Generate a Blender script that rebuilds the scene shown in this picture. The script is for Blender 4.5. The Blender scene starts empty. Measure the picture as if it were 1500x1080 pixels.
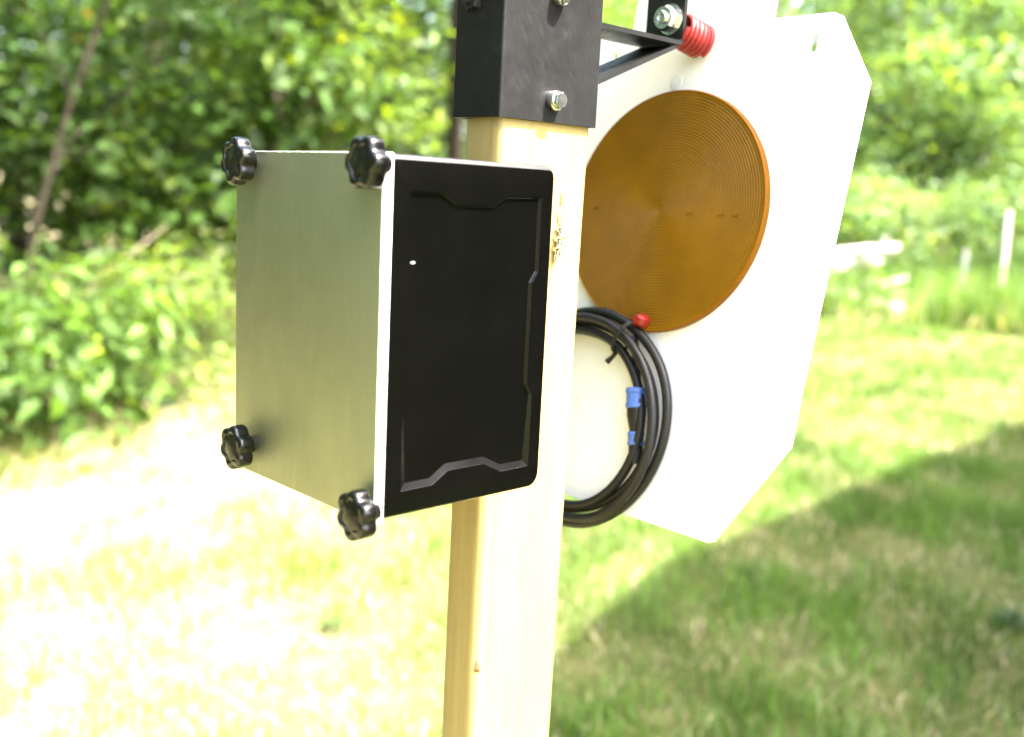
import bpy, bmesh, math, random
import numpy as np
from mathutils import Vector, Matrix, Quaternion

S = bpy.context.scene
COL = S.collection
R_ = math.radians
Z0 = 1.16                      # height of the control box bottom above the lawn

# ------------------------------------------------------------------ camera
cd = bpy.data.cameras.new('camera')
cam = bpy.data.objects.new('camera', cd)
COL.objects.link(cam)
F = Vector((0.68552096, 0.70898844, -0.1655186)).normalized()
RT = Vector((0.72376873, -0.68826892, 0.04944415)).normalized()
UP = Vector((0.07886598, 0.15369219, 0.98496643)).normalized()
cam.matrix_world = Matrix(((RT.x, UP.x, -F.x, -0.34414785), (RT.y, UP.y, -F.y, -0.46102353),
                           (RT.z, UP.z, -F.z, 0.19075 + Z0), (0, 0, 0, 1)))
cd.sensor_width = 36
cd.lens = 36.04
cd.clip_start = 0.02
cd.clip_end = 2000
cd.dof.use_dof = True
cd.dof.focus_distance = 0.70
cd.dof.aperture_fstop = 4.2
S.camera = cam

# ------------------------------------------------------------------ sky, sun, exposure
SUN_EL, SUN_AZ = 58.0, 152.0
sx, sy, sz = math.sin(R_(SUN_AZ)) * math.cos(R_(SUN_EL)), math.cos(R_(SUN_AZ)) * math.cos(R_(SUN_EL)), math.sin(R_(SUN_EL))
W = bpy.data.worlds.new('World')
S.world = W
W.use_nodes = True
nt = W.node_tree
bg = nt.nodes['Background']
sky = nt.nodes.new('ShaderNodeTexSky')
sky.sky_type = 'NISHITA'
sky.sun_disc = False
sky.sun_elevation = R_(SUN_EL)
sky.sun_rotation = R_(SUN_AZ)
sky.air_density = 1.0
sky.dust_density = 6.0
sky.ozone_density = 0.4
nt.links.new(sky.outputs[0], bg.inputs[0])
bg.inputs[1].default_value = 0.15
sd = bpy.data.lights.new('sun', 'SUN')
sd.energy = 3.8
sd.angle = R_(0.55)
sd.color = (1.0, 0.95, 0.86)
sun = bpy.data.objects.new('sun', sd)
COL.objects.link(sun)
sun.rotation_euler = Vector((sx, sy, sz)).to_track_quat('Z', 'Y').to_euler()
sun.location = (3, -6, 9)
S.view_settings.view_transform = 'Standard'
S.view_settings.look = 'None'
S.view_settings.gamma = 1
S.view_settings.use_curve_mapping = False
S.view_settings.exposure = 3.4
S.cycles.use_denoising = True
S.cycles.max_bounces = 8
S.cycles.transparent_max_bounces = 8

# ------------------------------------------------------------------ materials
def nmat(name):
    m = bpy.data.materials.new(name)
    m.use_nodes = True
    t = m.node_tree
    return m, t, t.nodes['Principled BSDF'], t.nodes, t.links

def setp(b, col=None, rough=None, metal=None, spec=None, coat=None):
    if col is not None: b.inputs['Base Color'].default_value = (*col, 1)
    if rough is not None: b.inputs['Roughness'].default_value = rough
    if metal is not None: b.inputs['Metallic'].default_value = metal
    if spec is not None: b.inputs['Specular IOR Level'].default_value = spec
    if coat is not None: b.inputs['Coat Weight'].default_value = coat

def coords(N, L, scale=(1, 1, 1), space='Object', rot=(0, 0, 0)):
    tc = N.new('ShaderNodeTexCoord')
    mp = N.new('ShaderNodeMapping')
    mp.inputs['Scale'].default_value = scale
    mp.inputs['Rotation'].default_value = rot
    L.new(tc.outputs[space], mp.inputs[0])
    return mp.outputs[0]

def noise(N, L, vec, scale, detail=4, rough=0.5, dist=0):
    n = N.new('ShaderNodeTexNoise')
    n.inputs['Scale'].default_value = scale
    n.inputs['Detail'].default_value = detail
    n.inputs['Roughness'].default_value = rough
    n.inputs['Distortion'].default_value = dist
    L.new(vec, n.inputs['Vector'])
    return n.outputs['Fac']

def ramp(N, L, fac, stops):
    r = N.new('ShaderNodeValToRGB')
    e = r.color_ramp.elements
    while len(e) < len(stops): e.new(0.5)
    for k, (p, c) in enumerate(stops):
        e[k].position = p
        e[k].color = (*c, 1) if len(c) == 3 else c
    L.new(fac, r.inputs[0])
    return r.outputs[0]

def bump(N, L, b, h, strength=0.3, dist=0.001):
    n = N.new('ShaderNodeBump')
    n.inputs['Strength'].default_value = strength
    n.inputs['Distance'].default_value = dist
    L.new(h, n.inputs['Height'])
    L.new(n.outputs[0], b.inputs['Normal'])

def g3(v): return (v, v, v)

def m_plain(name, col, rough, metal=0, spec=0.5, nscale=60, amt=0.25, bstr=0.0, coat=None):
    m, t, b, N, L = nmat(name)
    setp(b, col, rough, metal, spec, coat)
    v = coords(N, L)
    f = noise(N, L, v, nscale, 5, 0.6)
    L.new(ramp(N, L, f, [(0.25, [c * (1 - amt) for c in col]), (0.75, [min(1, c * (1 + amt)) for c in col])]), b.inputs['Base Color'])
    L.new(ramp(N, L, noise(N, L, v, nscale * 0.6, 4, 0.6), [(0.3, g3(rough * 0.8)), (0.7, g3(min(1, rough * 1.25)))]), b.inputs['Roughness'])
    if bstr: bump(N, L, b, f, bstr, 0.0006)
    return m

M = {}
M['abs'] = m_plain('black_abs_plastic', (0.0011, 0.0011, 0.0009), 0.19, 0, 0.28, 40, 0.12)
M['ridge'] = m_plain('lit_ridge_abs', (0.0028, 0.0028, 0.0030), 0.34, 0, 0.2, 60, 0.15)  # lighter copy of the box plastic, painting the lit lower bevel
M['abs_edge'] = m_plain('glint_abs_edge', (0.006, 0.006, 0.006), 0.5, 0, 0.5, 60, 0.2)  # top edge made paler and rougher so a sun glint shows there
M['knob'] = m_plain('black_knob_plastic', (0.003, 0.003, 0.003), 0.2, 0, 0.5, 90, 0.25)
M['powder'] = m_plain('black_powder_coat', (0.008, 0.008, 0.008), 0.4, 0, 0.35, 70, 0.3, 0.15)
M['rubber'] = m_plain('black_cable_jacket', (0.005, 0.005, 0.005), 0.45, 0, 0.4, 120, 0.35, 0.1)
M['blue'] = m_plain('blue_nylon', (0.06, 0.135, 0.42), 0.4, 0, 0.5, 150, 0.15)
M['zinc'] = m_plain('zinc_plated_steel', (0.72, 0.74, 0.72), 0.22, 1.0, 0.5, 200, 0.12)
M['dark_zinc'] = m_plain('dark_steel', (0.05, 0.05, 0.05), 0.4, 0.8, 0.5, 200, 0.2)
M['red'] = m_plain('red_spring_paint', (0.26, 0.016, 0.013), 0.4, 0, 0.5, 120, 0.2)
M['redcap'] = m_plain('red_plastic', (0.22, 0.012, 0.008), 0.35, 0, 0.5, 100, 0.2)
M['board'] = m_plain('white_sheet_plastic', (0.80, 0.80, 0.77), 0.45, 0, 0.4, 8, 0.03)
M['boltplug'] = m_plain('grey_plug', (0.66, 0.68, 0.66), 0.4, 0, 0.4, 60, 0.06)
M['pencil'] = m_plain('pencil_smudge', (0.42, 0.42, 0.38), 0.7, 0, 0.3, 400, 0.3)

def m_sleeve():
    m, t, b, N, L = nmat('scuffed_black_steel')
    setp(b, (0.02, 0.02, 0.021), 0.5, 0, 0.22)
    v = coords(N, L, rot=(0, R_(40), 0))
    mp = N.new('ShaderNodeMapping'); mp.inputs['Scale'].default_value = (700, 700, 90)
    L.new(v, mp.inputs[0])
    f1 = noise(N, L, mp.outputs[0], 1.0, 4, 0.65)
    f2 = noise(N, L, coords(N, L), 70, 5, 0.65, 0.5)
    mx = N.new('ShaderNodeMix'); mx.data_type = 'FLOAT'; mx.inputs[0].default_value = 0.5
    L.new(f1, mx.inputs[2]); L.new(f2, mx.inputs[3])
    L.new(ramp(N, L, mx.outputs[0], [(0.32, (0.006, 0.006, 0.006)), (0.52, (0.0095, 0.0095, 0.010)), (0.66, (0.015, 0.015, 0.0155)), (0.76, (0.05, 0.05, 0.05))]), b.inputs['Base Color'])
    L.new(ramp(N, L, mx.outputs[0], [(0.38, g3(0.41)), (0.62, g3(0.47))]), b.inputs['Roughness'])
    bump(N, L, b, mx.outputs[0], 0.16, 0.0004)
    return m
M['sleeve'] = m_sleeve()

def m_alu():
    m, t, b, N, L = nmat('brushed_aluminium')
    setp(b, (0.55, 0.56, 0.54), 0.36, 1.0, 0.5)
    v = coords(N, L, (1, 900, 10))
    f = noise(N, L, v, 1.0, 5, 0.7)
    c = noise(N, L, coords(N, L, (1, 30, 12)), 1.0, 4, 0.6, 0.6)
    mx = N.new('ShaderNodeMix'); mx.data_type = 'FLOAT'; mx.inputs[0].default_value = 0.55
    L.new(f, mx.inputs[2]); L.new(c, mx.inputs[3])
    L.new(ramp(N, L, mx.outputs[0], [(0.3, (0.275, 0.295, 0.20)), (0.7, (0.345, 0.365, 0.25))]), b.inputs['Base Color'])
    L.new(ramp(N, L, c, [(0.3, g3(0.62)), (0.7, g3(0.52))]), b.inputs['Roughness'])
    bump(N, L, b, f, 0.10, 0.0003)
    return m
M['alu'] = m_alu()
M['alu_edge'] = m_plain('sawn_aluminium_edge', (0.62, 0.62, 0.60), 0.75, 0.35, 0.5, 300, 0.15, 0.3)

def m_lens():
    m, t, b, N, L = nmat('amber_lens_plastic')
    setp(b, (0.40, 0.14, 0.004), 0.52, 0, 0.16)
    v = coords(N, L)
    f = noise(N, L, v, 30, 4, 0.6)
    f2 = noise(N, L, v, 420, 2, 0.5)
    c = ramp(N, L, f, [(0.3, (0.155, 0.074, 0.0001)), (0.7, (0.20, 0.096, 0.0002))])
    sp = ramp(N, L, f2, [(0.70, (0, 0, 0)), (0.78, (1, 1, 1))])
    mx = N.new('ShaderNodeMix'); mx.data_type = 'RGBA'
    L.new(sp, mx.inputs[0]); L.new(c, mx.inputs[6]); mx.inputs[7].default_value = (0.21, 0.085, 0.001, 1)
    L.new(mx.outputs[2], b.inputs['Base Color'])
    b.inputs['Transmission Weight'].default_value = 0.1
    b.inputs['IOR'].default_value = 1.49
    return m
M['lens'] = m_lens()
M['lens_rim'] = m_plain('amber_lens_rim', (0.18, 0.070, 0.001), 0.45, 0, 0.15, 60, 0.1)

def m_wood():
    m, t, b, N, L = nmat('pine_lumber')
    setp(b, (0.5, 0.36, 0.18), 0.55, 0, 0.35)
    v = coords(N, L, (30, 30, 0.9))
    f = noise(N, L, v, 2.2, 6, 0.62, 0.7)
    v2 = coords(N, L, (60, 60, 5))
    f2 = noise(N, L, v2, 3.0, 5, 0.6)
    stain = noise(N, L, coords(N, L, (14, 14, 7)), 1.0, 4, 0.6)
    c = ramp(N, L, f, [(0.25, (0.32, 0.232, 0.085)), (0.5, (0.365, 0.275, 0.098)), (0.75, (0.40, 0.31, 0.13))])
    mx = N.new('ShaderNodeMix'); mx.data_type = 'RGBA'; mx.blend_type = 'MULTIPLY'; mx.inputs[0].default_value = 0.3
    L.new(c, mx.inputs[6]); L.new(ramp(N, L, f2, [(0.35, (0.72, 0.66, 0.55)), (0.6, (1, 1, 1))]), mx.inputs[7])
    mx2 = N.new('ShaderNodeMix'); mx2.data_type = 'RGBA'
    L.new(ramp(N, L, stain, [(0.70, (0, 0, 0)), (0.80, (0.55, 0.55, 0.55))]), mx2.inputs[0])
    L.new(mx.outputs[2], mx2.inputs[6]); mx2.inputs[7].default_value = (0.20, 0.10, 0.04, 1)
    L.new(mx2.outputs[2], b.inputs['Base Color'])
    bump(N, L, b, f2, 0.35, 0.0008)
    return m
M['wood'] = m_wood()
M['knot'] = m_plain('pine_knot', (0.22, 0.12, 0.05), 0.6, 0, 0.3, 300, 0.4, 0.3)

def m_leaf(name, tr=0.42, rough=0.5, spec=0.22):
    m, t, b, N, L = nmat(name)
    setp(b, None, rough, 0, spec)
    a = N.new('ShaderNodeAttribute'); a.attribute_name = 'Col'
    v = coords(N, L)
    f = noise(N, L, v, 25, 3, 0.6)
    mx = N.new('ShaderNodeMix'); mx.data_type = 'RGBA'; mx.blend_type = 'MULTIPLY'; mx.inputs[0].default_value = 1
    L.new(a.outputs['Color'], mx.inputs[6]); L.new(ramp(N, L, f, [(0.3, g3(0.8)), (0.7, g3(1.15))]), mx.inputs[7])
    L.new(mx.outputs[2], b.inputs['Base Color'])
    tl = N.new('ShaderNodeBsdfTranslucent')
    hs = N.new('ShaderNodeMix'); hs.data_type = 'RGBA'; hs.blend_type = 'MULTIPLY'; hs.inputs[0].default_value = 1
    hs.inputs[7].default_value = (1.5, 1.45, 0.6, 1)
    L.new(mx.outputs[2], hs.inputs[6]); L.new(hs.outputs[2], tl.inputs[0])
    ms = N.new('ShaderNodeMixShader'); ms.inputs[0].default_value = tr
    L.new(b.outputs[0], ms.inputs[1]); L.new(tl.outputs[0], ms.inputs[2])
    L.new(ms.outputs[0], N['Material Output'].inputs[0])
    return m
M['leaf'] = m_leaf('leaf_green')
M['grass'] = m_leaf('grass_blade', 0.35, 0.5, 0.3)

def m_single_leaf(name, col):
    m, t, b, N, L = nmat(name)
    setp(b, col, 0.55, 0, 0.18)
    oi = N.new('ShaderNodeObjectInfo')
    c = ramp(N, L, oi.outputs['Random'], [(0, [x * 0.65 for x in col]), (1, [x * 1.3 for x in col])])
    L.new(c, b.inputs['Base Color'])
    tl = N.new('ShaderNodeBsdfTranslucent')
    hs = N.new('ShaderNodeMix'); hs.data_type = 'RGBA'; hs.blend_type = 'MULTIPLY'; hs.inputs[0].default_value = 1
    hs.inputs[7].default_value = (1.5, 1.45, 0.6, 1)
    L.new(c, hs.inputs[6]); L.new(hs.outputs[2], tl.inputs[0])
    ms = N.new('ShaderNodeMixShader'); ms.inputs[0].default_value = 0.4
    L.new(b.outputs[0], ms.inputs[1]); L.new(tl.outputs[0], ms.inputs[2])
    L.new(ms.outputs[0], N['Material Output'].inputs[0])
    return m

def m_bark(name, c1, c2):
    m, t, b, N, L = nmat(name)
    setp(b, c1, 0.85, 0, 0.2)
    f = noise(N, L, coords(N, L, (6, 6, 1.2)), 4, 6, 0.65)
    L.new(ramp(N, L, f, [(0.3, c1), (0.7, c2)]), b.inputs['Base Color'])
    bump(N, L, b, f, 0.6, 0.02)
    return m
M['bark'] = m_bark('grey_brown_bark', (0.07, 0.055, 0.04), (0.20, 0.165, 0.125))
M['darkbark'] = m_bark('dark_bark', (0.016, 0.013, 0.010), (0.045, 0.036, 0.027))
M['sapbark'] = m_bark('brown_sapling_bark', (0.022, 0.018, 0.012), (0.05, 0.04, 0.027))
M['bleached'] = m_bark('bleached_wood', (0.45, 0.42, 0.36), (0.72, 0.69, 0.62))
M['whitepaint'] = m_plain('white_painted_stake', (0.72, 0.72, 0.68), 0.6, 0, 0.3, 20, 0.12)

def m_ground():
    m, t, b, N, L = nmat('lawn_soil')
    setp(b, None, 0.95, 0, 0.1)
    v = coords(N, L)
    big = noise(N, L, v, 0.55, 4, 0.55)
    mid = noise(N, L, v, 6, 6, 0.65)
    fine = noise(N, L, v, 70, 5, 0.7)
    sep = N.new('ShaderNodeSeparateXYZ'); L.new(v, sep.inputs[0])
    # drier thatch towards the wood edge (a real difference in the turf)
    dry = N.new('ShaderNodeMath'); dry.operation = 'SUBTRACT'
    L.new(sep.outputs[1], dry.inputs[0]); L.new(sep.outputs[0], dry.inputs[1])
    mr = N.new('ShaderNodeMapRange'); mr.inputs[1].default_value = -0.1; mr.inputs[2].default_value = 2.0
    L.new(dry.outputs[0], mr.inputs[0])
    green = ramp(N, L, mid, [(0.3, (0.075, 0.07, 0.028)), (0.5, (0.10, 0.115, 0.035)), (0.70, (0.15, 0.135, 0.06))])
    straw = ramp(N, L, mid, [(0.3, (0.13, 0.11, 0.045)), (0.55, (0.29, 0.26, 0.15)), (0.75, (0.40, 0.37, 0.25))])
    mx = N.new('ShaderNodeMix'); mx.data_type = 'RGBA'
    L.new(mr.outputs[0], mx.inputs[0]); L.new(green, mx.inputs[6]); L.new(straw, mx.inputs[7])
    m2 = N.new('ShaderNodeMix'); m2.data_type = 'RGBA'; m2.blend_type = 'MULTIPLY'; m2.inputs[0].default_value = 1
    L.new(mx.outputs[2], m2.inputs[6]); L.new(ramp(N, L, fine, [(0.3, g3(0.65)), (0.7, g3(1.25))]), m2.inputs[7])
    L.new(m2.outputs[2], b.inputs['Base Color'])
    bump(N, L, b, fine, 0.8, 0.02)
    return m
M['ground'] = m_ground()
M['siding'] = m_plain('grey_brown_siding', (0.05, 0.042, 0.035), 0.8, 0, 0.3, 5, 0.15)
M['shingle'] = m_plain('dark_shingles', (0.05, 0.05, 0.052), 0.9, 0, 0.2, 14, 0.3, 0.4)
M['glass'] = m_plain('window_glass', (0.02, 0.025, 0.03), 0.06, 0, 0.6, 3, 0.1)
M['trim'] = m_plain('white_trim', (0.7, 0.7, 0.68), 0.5, 0, 0.4, 10, 0.05)

# ------------------------------------------------------------------ object helpers
def tag(o, label=None, cat=None, group=None, kind=None):
    if label: o['label'] = label
    if cat: o['category'] = cat
    if group: o['group'] = group
    if kind: o['kind'] = kind
    return o

def empty(name, loc=(0, 0, 0), mw=None):
    o = bpy.data.objects.new(name, None)
    COL.objects.link(o)
    o.empty_display_size = 0.1
    if mw is not None: o.matrix_world = mw
    else: o.location = loc
    return o

def obj(name, bm, mat, parent=None, smooth=True, auto=35):
    me = bpy.data.meshes.new(name)
    bmesh.ops.recalc_face_normals(bm, faces=bm.faces)
    if smooth:
        for f in bm.faces: f.smooth = True
        lim = R_(auto)
        for e in bm.edges:
            if len(e.link_faces) == 2 and e.calc_face_angle(0) > lim: e.smooth = False
    bm.to_mesh(me); bm.free()
    me.materials.append(mat)
    o = bpy.data.objects.new(name, me)
    COL.objects.link(o)
    if parent: o.parent = parent
    return o

def add_box(bm, lo, hi, bev=0.0, seg=2, mw=None):
    lo, hi = Vector(lo), Vector(hi)
    r = bmesh.ops.create_cube(bm, size=1)
    vs = r['verts']
    for v in vs:
        v.co = Vector([lo[k] + (v.co[k] + .5) * (hi[k] - lo[k]) for k in range(3)])
    if bev:
        es = list({e for v in vs for e in v.link_edges})
        r2 = bmesh.ops.bevel(bm, geom=es, offset=bev, segments=seg, affect='EDGES', profile=0.5)
        vs = list({v for f in r2['faces'] for v in f.verts} | {v for v in vs if v.is_valid})
    if mw is not None:
        for v in vs: v.co = mw @ v.co
    return vs

def frames(pts):
    pts = [Vector(p) for p in pts]
    out = []
    t0 = (pts[1] - pts[0]).normalized()
    a = Vector((0, 0, 1)) if abs(t0.z) < 0.9 else Vector((1, 0, 0))
    n = t0.cross(a).normalized()
    for i, p in enumerate(pts):
        t = (pts[min(i + 1, len(pts) - 1)] - pts[max(i - 1, 0)]).normalized()
        n = (n - t * n.dot(t)).normalized()
        out.append((p, n, t.cross(n)))
    return out

def add_tube(bm, pts, rad, seg=10, cap=True):
    fr = frames(pts)
    rings = []
    for i, (p, n, b) in enumerate(fr):
        r = rad[i] if isinstance(rad, (list, tuple)) else rad
        rings.append([bm.verts.new(p + (n * math.cos(2 * math.pi * k / seg) + b * math.sin(2 * math.pi * k / seg)) * r) for k in range(seg)])
    for a, b in zip(rings, rings[1:]):
        for k in range(seg):
            bm.faces.new((a[k], a[(k + 1) % seg], b[(k + 1) % seg], b[k]))
    if cap:
        bm.faces.new(rings[0][::-1]); bm.faces.new(rings[-1])

def add_lathe(bm, prof, seg=48, mw=Matrix(), shape=None):
    """prof: (r, h) about local Z; shape(theta, r) scales the radius"""
    rings = []
    for r, h in prof:
        if r < 1e-7:
            rings.append([bm.verts.new(mw @ Vector((0, 0, h)))])
        else:
            rings.append([bm.verts.new(mw @ Vector((r * (shape(2 * math.pi * k / seg, r) if shape else 1) * math.cos(2 * math.pi * k / seg),
                                                    r * (shape(2 * math.pi * k / seg, r) if shape else 1) * math.sin(2 * math.pi * k / seg), h))) for k in range(seg)])
    for a, b in zip(rings, rings[1:]):
        for k in range(seg):
            k2 = (k + 1) % seg
            if len(a) == 1 and len(b) == 1: continue
            if len(a) == 1: bm.faces.new((a[0], b[k], b[k2]))
            elif len(b) == 1: bm.faces.new((a[k], a[k2], b[0]))
            else: bm.faces.new((a[k], a[k2], b[k2], b[k]))
    return rings

def axis_mat(p, d):
    return Matrix.Translation(Vector(p)) @ Vector(d).normalized().to_track_quat('Z', 'Y').to_matrix().to_4x4()

def add_prism(bm, poly, t0, t1, holes=(), f=lambda u, v, w: Vector((u, v, w))):
    """polygon in (u, v), extruded w from t0 to t1, with holes"""
    loops = [poly] + list(holes)
    allv = []
    for w in (t0, t1):
        edges, vs = [], []
        for lp in loops:
            l = [bm.verts.new(f(u, v, w)) for u, v in lp]
            vs.append(l)
            edges += [bm.edges.new((l[i], l[(i + 1) % len(l)])) for i in range(len(l))]
        bmesh.ops.triangle_fill(bm, use_beauty=True, use_dissolve=False, edges=edges)
        allv.append(vs)
    for la, lb in zip(*allv):
        n = len(la)
        for i in range(n):
            bm.faces.new((la[i], la[(i + 1) % n], lb[(i + 1) % n], lb[i]))

def rrect(x0, z0, x1, z1, rs, n=6):
    """rounded rectangle, rs radii for corners (x1,z1),(x0,z1),(x0,z0),(x1,z0)"""
    out = []
    for (cx, cz, a0), r in zip(((x1, z1, 0), (x0, z1, 90), (x0, z0, 180), (x1, z0, 270)), rs):
        sx_ = -1 if cx == x1 else 1
        sz_ = -1 if cz == z1 else 1
        for k in range(n + 1):
            a = R_(a0 + 90 * k / n)
            out.append((cx + sx_ * r + r * math.cos(a), cz + sz_ * r + r * math.sin(a)))
    return out

def inset(poly, d):
    n = len(poly); out = []
    A = sum(poly[i][0] * poly[(i + 1) % n][1] - poly[(i + 1) % n][0] * poly[i][1] for i in range(n))
    s = 1 if A > 0 else -1
    for i in range(n):
        p0, p1, p2 = Vector(poly[i - 1]), Vector(poly[i]), Vector(poly[(i + 1) % n])
        e1, e2 = (p1 - p0).normalized(), (p2 - p1).normalized()
        n1, n2 = Vector((-e1.y, e1.x)) * s, Vector((-e2.y, e2.x)) * s
        b = (n1 + n2); b = b / max(0.3, (1 + n1.dot(n2)))
        out.append(tuple(p1 + b * d))
    return out

# ------------------------------------------------------------------ the setting: ground and house
bm = bmesh.new()
bmesh.ops.create_grid(bm, x_segments=60, y_segments=60, size=300)
for v in bm.verts:
    d = math.hypot(v.co.x, v.co.y)
    v.co.z = 0 if d < 45 else 1.5 * math.sin(v.co.x * 0.02) * math.cos(v.co.y * 0.017) * min(1, (d - 45) / 80)
tag(obj('ground', bm, M['ground']), 'mown lawn with bare and straw coloured patches', kind='structure')

def build_house():
    rz = Matrix.Translation((2.66, -0.75, 0)) @ Matrix.Rotation(R_(3.5), 4, 'Z')
    h = empty('house', mw=rz)
    tag(h, 'grey brown gabled house beside the lawn throwing the shade on the grass', 'house')
    EH, RH, D, LEN, OV = 4.45, 7.2, 7.0, 15.0, 0.45
    bm = bmesh.new()
    add_prism(bm, [(-OV - D, 0), (-OV, 0), (-OV, EH), (-OV - D / 2, RH - .35), (-OV - D, EH)], 1.5, LEN - 0.35, f=lambda u, v, w: Vector((w, u, v)))
    obj('wall', bm, M['siding'], h, False)
    bm = bmesh.new()
    add_prism(bm, [(0, EH - .12), (0, EH), (-OV - D / 2, RH), (-2 * OV - D, EH), (-2 * OV - D, EH - .12), (-OV - D / 2, RH - .14)], 1.35, LEN, f=lambda u, v, w: Vector((w, u, v)))
    add_prism(bm, [(0, EH - .12), (0, EH), (-OV - D / 2, RH), (-2 * OV - D, EH), (-2 * OV - D, EH - .12), (-OV - D / 2, RH - .14)], 0, 1.348,
              f=lambda u, v, w: Vector((w, u - (.32 if u == 0 and w == 0 else 0), v)))  # unseen roof corner cut back to shape the shadow on the lawn
    obj('roof', bm, M['shingle'], h, False)
    for x in (2.0, 6.0, 10.0):
        bm = bmesh.new()
        add_box(bm, (x - .55, -OV + .001, 1.0), (x + .55, -OV + .05, 2.3), 0.01)
        w = obj('window', bm, M['trim'], h, False)
        bm = bmesh.new()
        add_box(bm, (x - .45, -OV + .052, 1.1), (x + .45, -OV + .058, 2.2))
        obj('pane', bm, M['glass'], w, False)
build_house()

# ------------------------------------------------------------------ wooden post
PX0, PX1, PY0, PY1 = 0.1312, 0.2212, 0.0540, 0.0890
def build_post():
    bm = bmesh.new()
    pr = rrect(PX0, PY0, PX1, PY1, (0.004, 0.004, 0.0075, 0.005), 6)
    rnd = random.Random(3)
    zs = [-0.35 + i * 0.035 for i in range(int((Z0 + 0.40 + 0.35) / 0.035) + 1)]
    rings = []
    for z in zs:
        j = 0.00035
        # the post flares and bows a little, as lumber does: narrower towards its foot
        below = max(0, Z0 + 0.25 - z)
        cx = (PX0 + PX1) / 2
        k = 1 - 0.065 * min(1.4, below / 0.45) * 0.6
        rings.append([bm.verts.new((PX0 + (x - PX0) * k - 0.0006 * below + rnd.uniform(-j, j), y + rnd.uniform(-j, j), z)) for x, y in pr])
    n = len(pr)
    for a, b in zip(rings, rings[1:]):
        for q in range(n): bm.faces.new((a[q], a[(q + 1) % n], b[(q + 1) % n], b[q]))
    bm.faces.new(rings[0][::-1]); bm.faces.new(rings[-1])
    p = obj('wooden_post', bm, M['wood'], None, True, 50)
    tag(p, 'upright pale pine lumber post carrying the black box and steel bracket', 'post')
    # knots and torn grain on the near arris
    for x, y, z, ax, rr, sq in ((0.1935, PY0, Z0 + 0.176, (0, -1, 0), 0.0034, 2.2), (0.1945, PY0, Z0 + 0.190, (0, -1, 0), 0.0022, 2.6), (0.1345, PY0 + 0.0012, Z0 - 0.150, (-0.7, -0.7, 0), 0.0025, 2.4)):
        bm = bmesh.new()
        add_lathe(bm, [(0, 0.0007), (rr * .6, 0.0006), (rr, -0.0006)], 14, Matrix.Translation((x, y, z)) @ Matrix.Diagonal((1, 1, sq, 1)) @ Vector(ax).to_track_quat('Z', 'Y').to_matrix().to_4x4(),
                  lambda t, r: 1 + 0.22 * math.sin(3 * t + z * 90) + .1 * math.sin(7 * t))
        obj('knot', bm, M['knot'], p)
build_post()

# screw that bites into the post beside the box
def build_screw():
    bm = bmesh.new()
    cx, cy, cz = 0.1935, 0.0515, Z0 + 0.161
    add_tube(bm, [(cx - .004, cy, cz - .014), (cx + .001, cy, cz + .012)], 0.0016, 10)
    pts = []
    for i in range(61):
        t = i / 60
        a = t * 2 * math.pi * 2.6
        pts.append((cx - .002 + .002 * t + 0.0032 * math.cos(a), cy + 0.0036 * math.sin(a), cz - .010 + .019 * t))
    add_tube(bm, pts, 0.0015, 6)
    s = obj('screw', bm, M['zinc'])
    tag(s, 'bright coarse threaded screw on the post front beside the box edge', 'screw')
build_screw()

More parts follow.
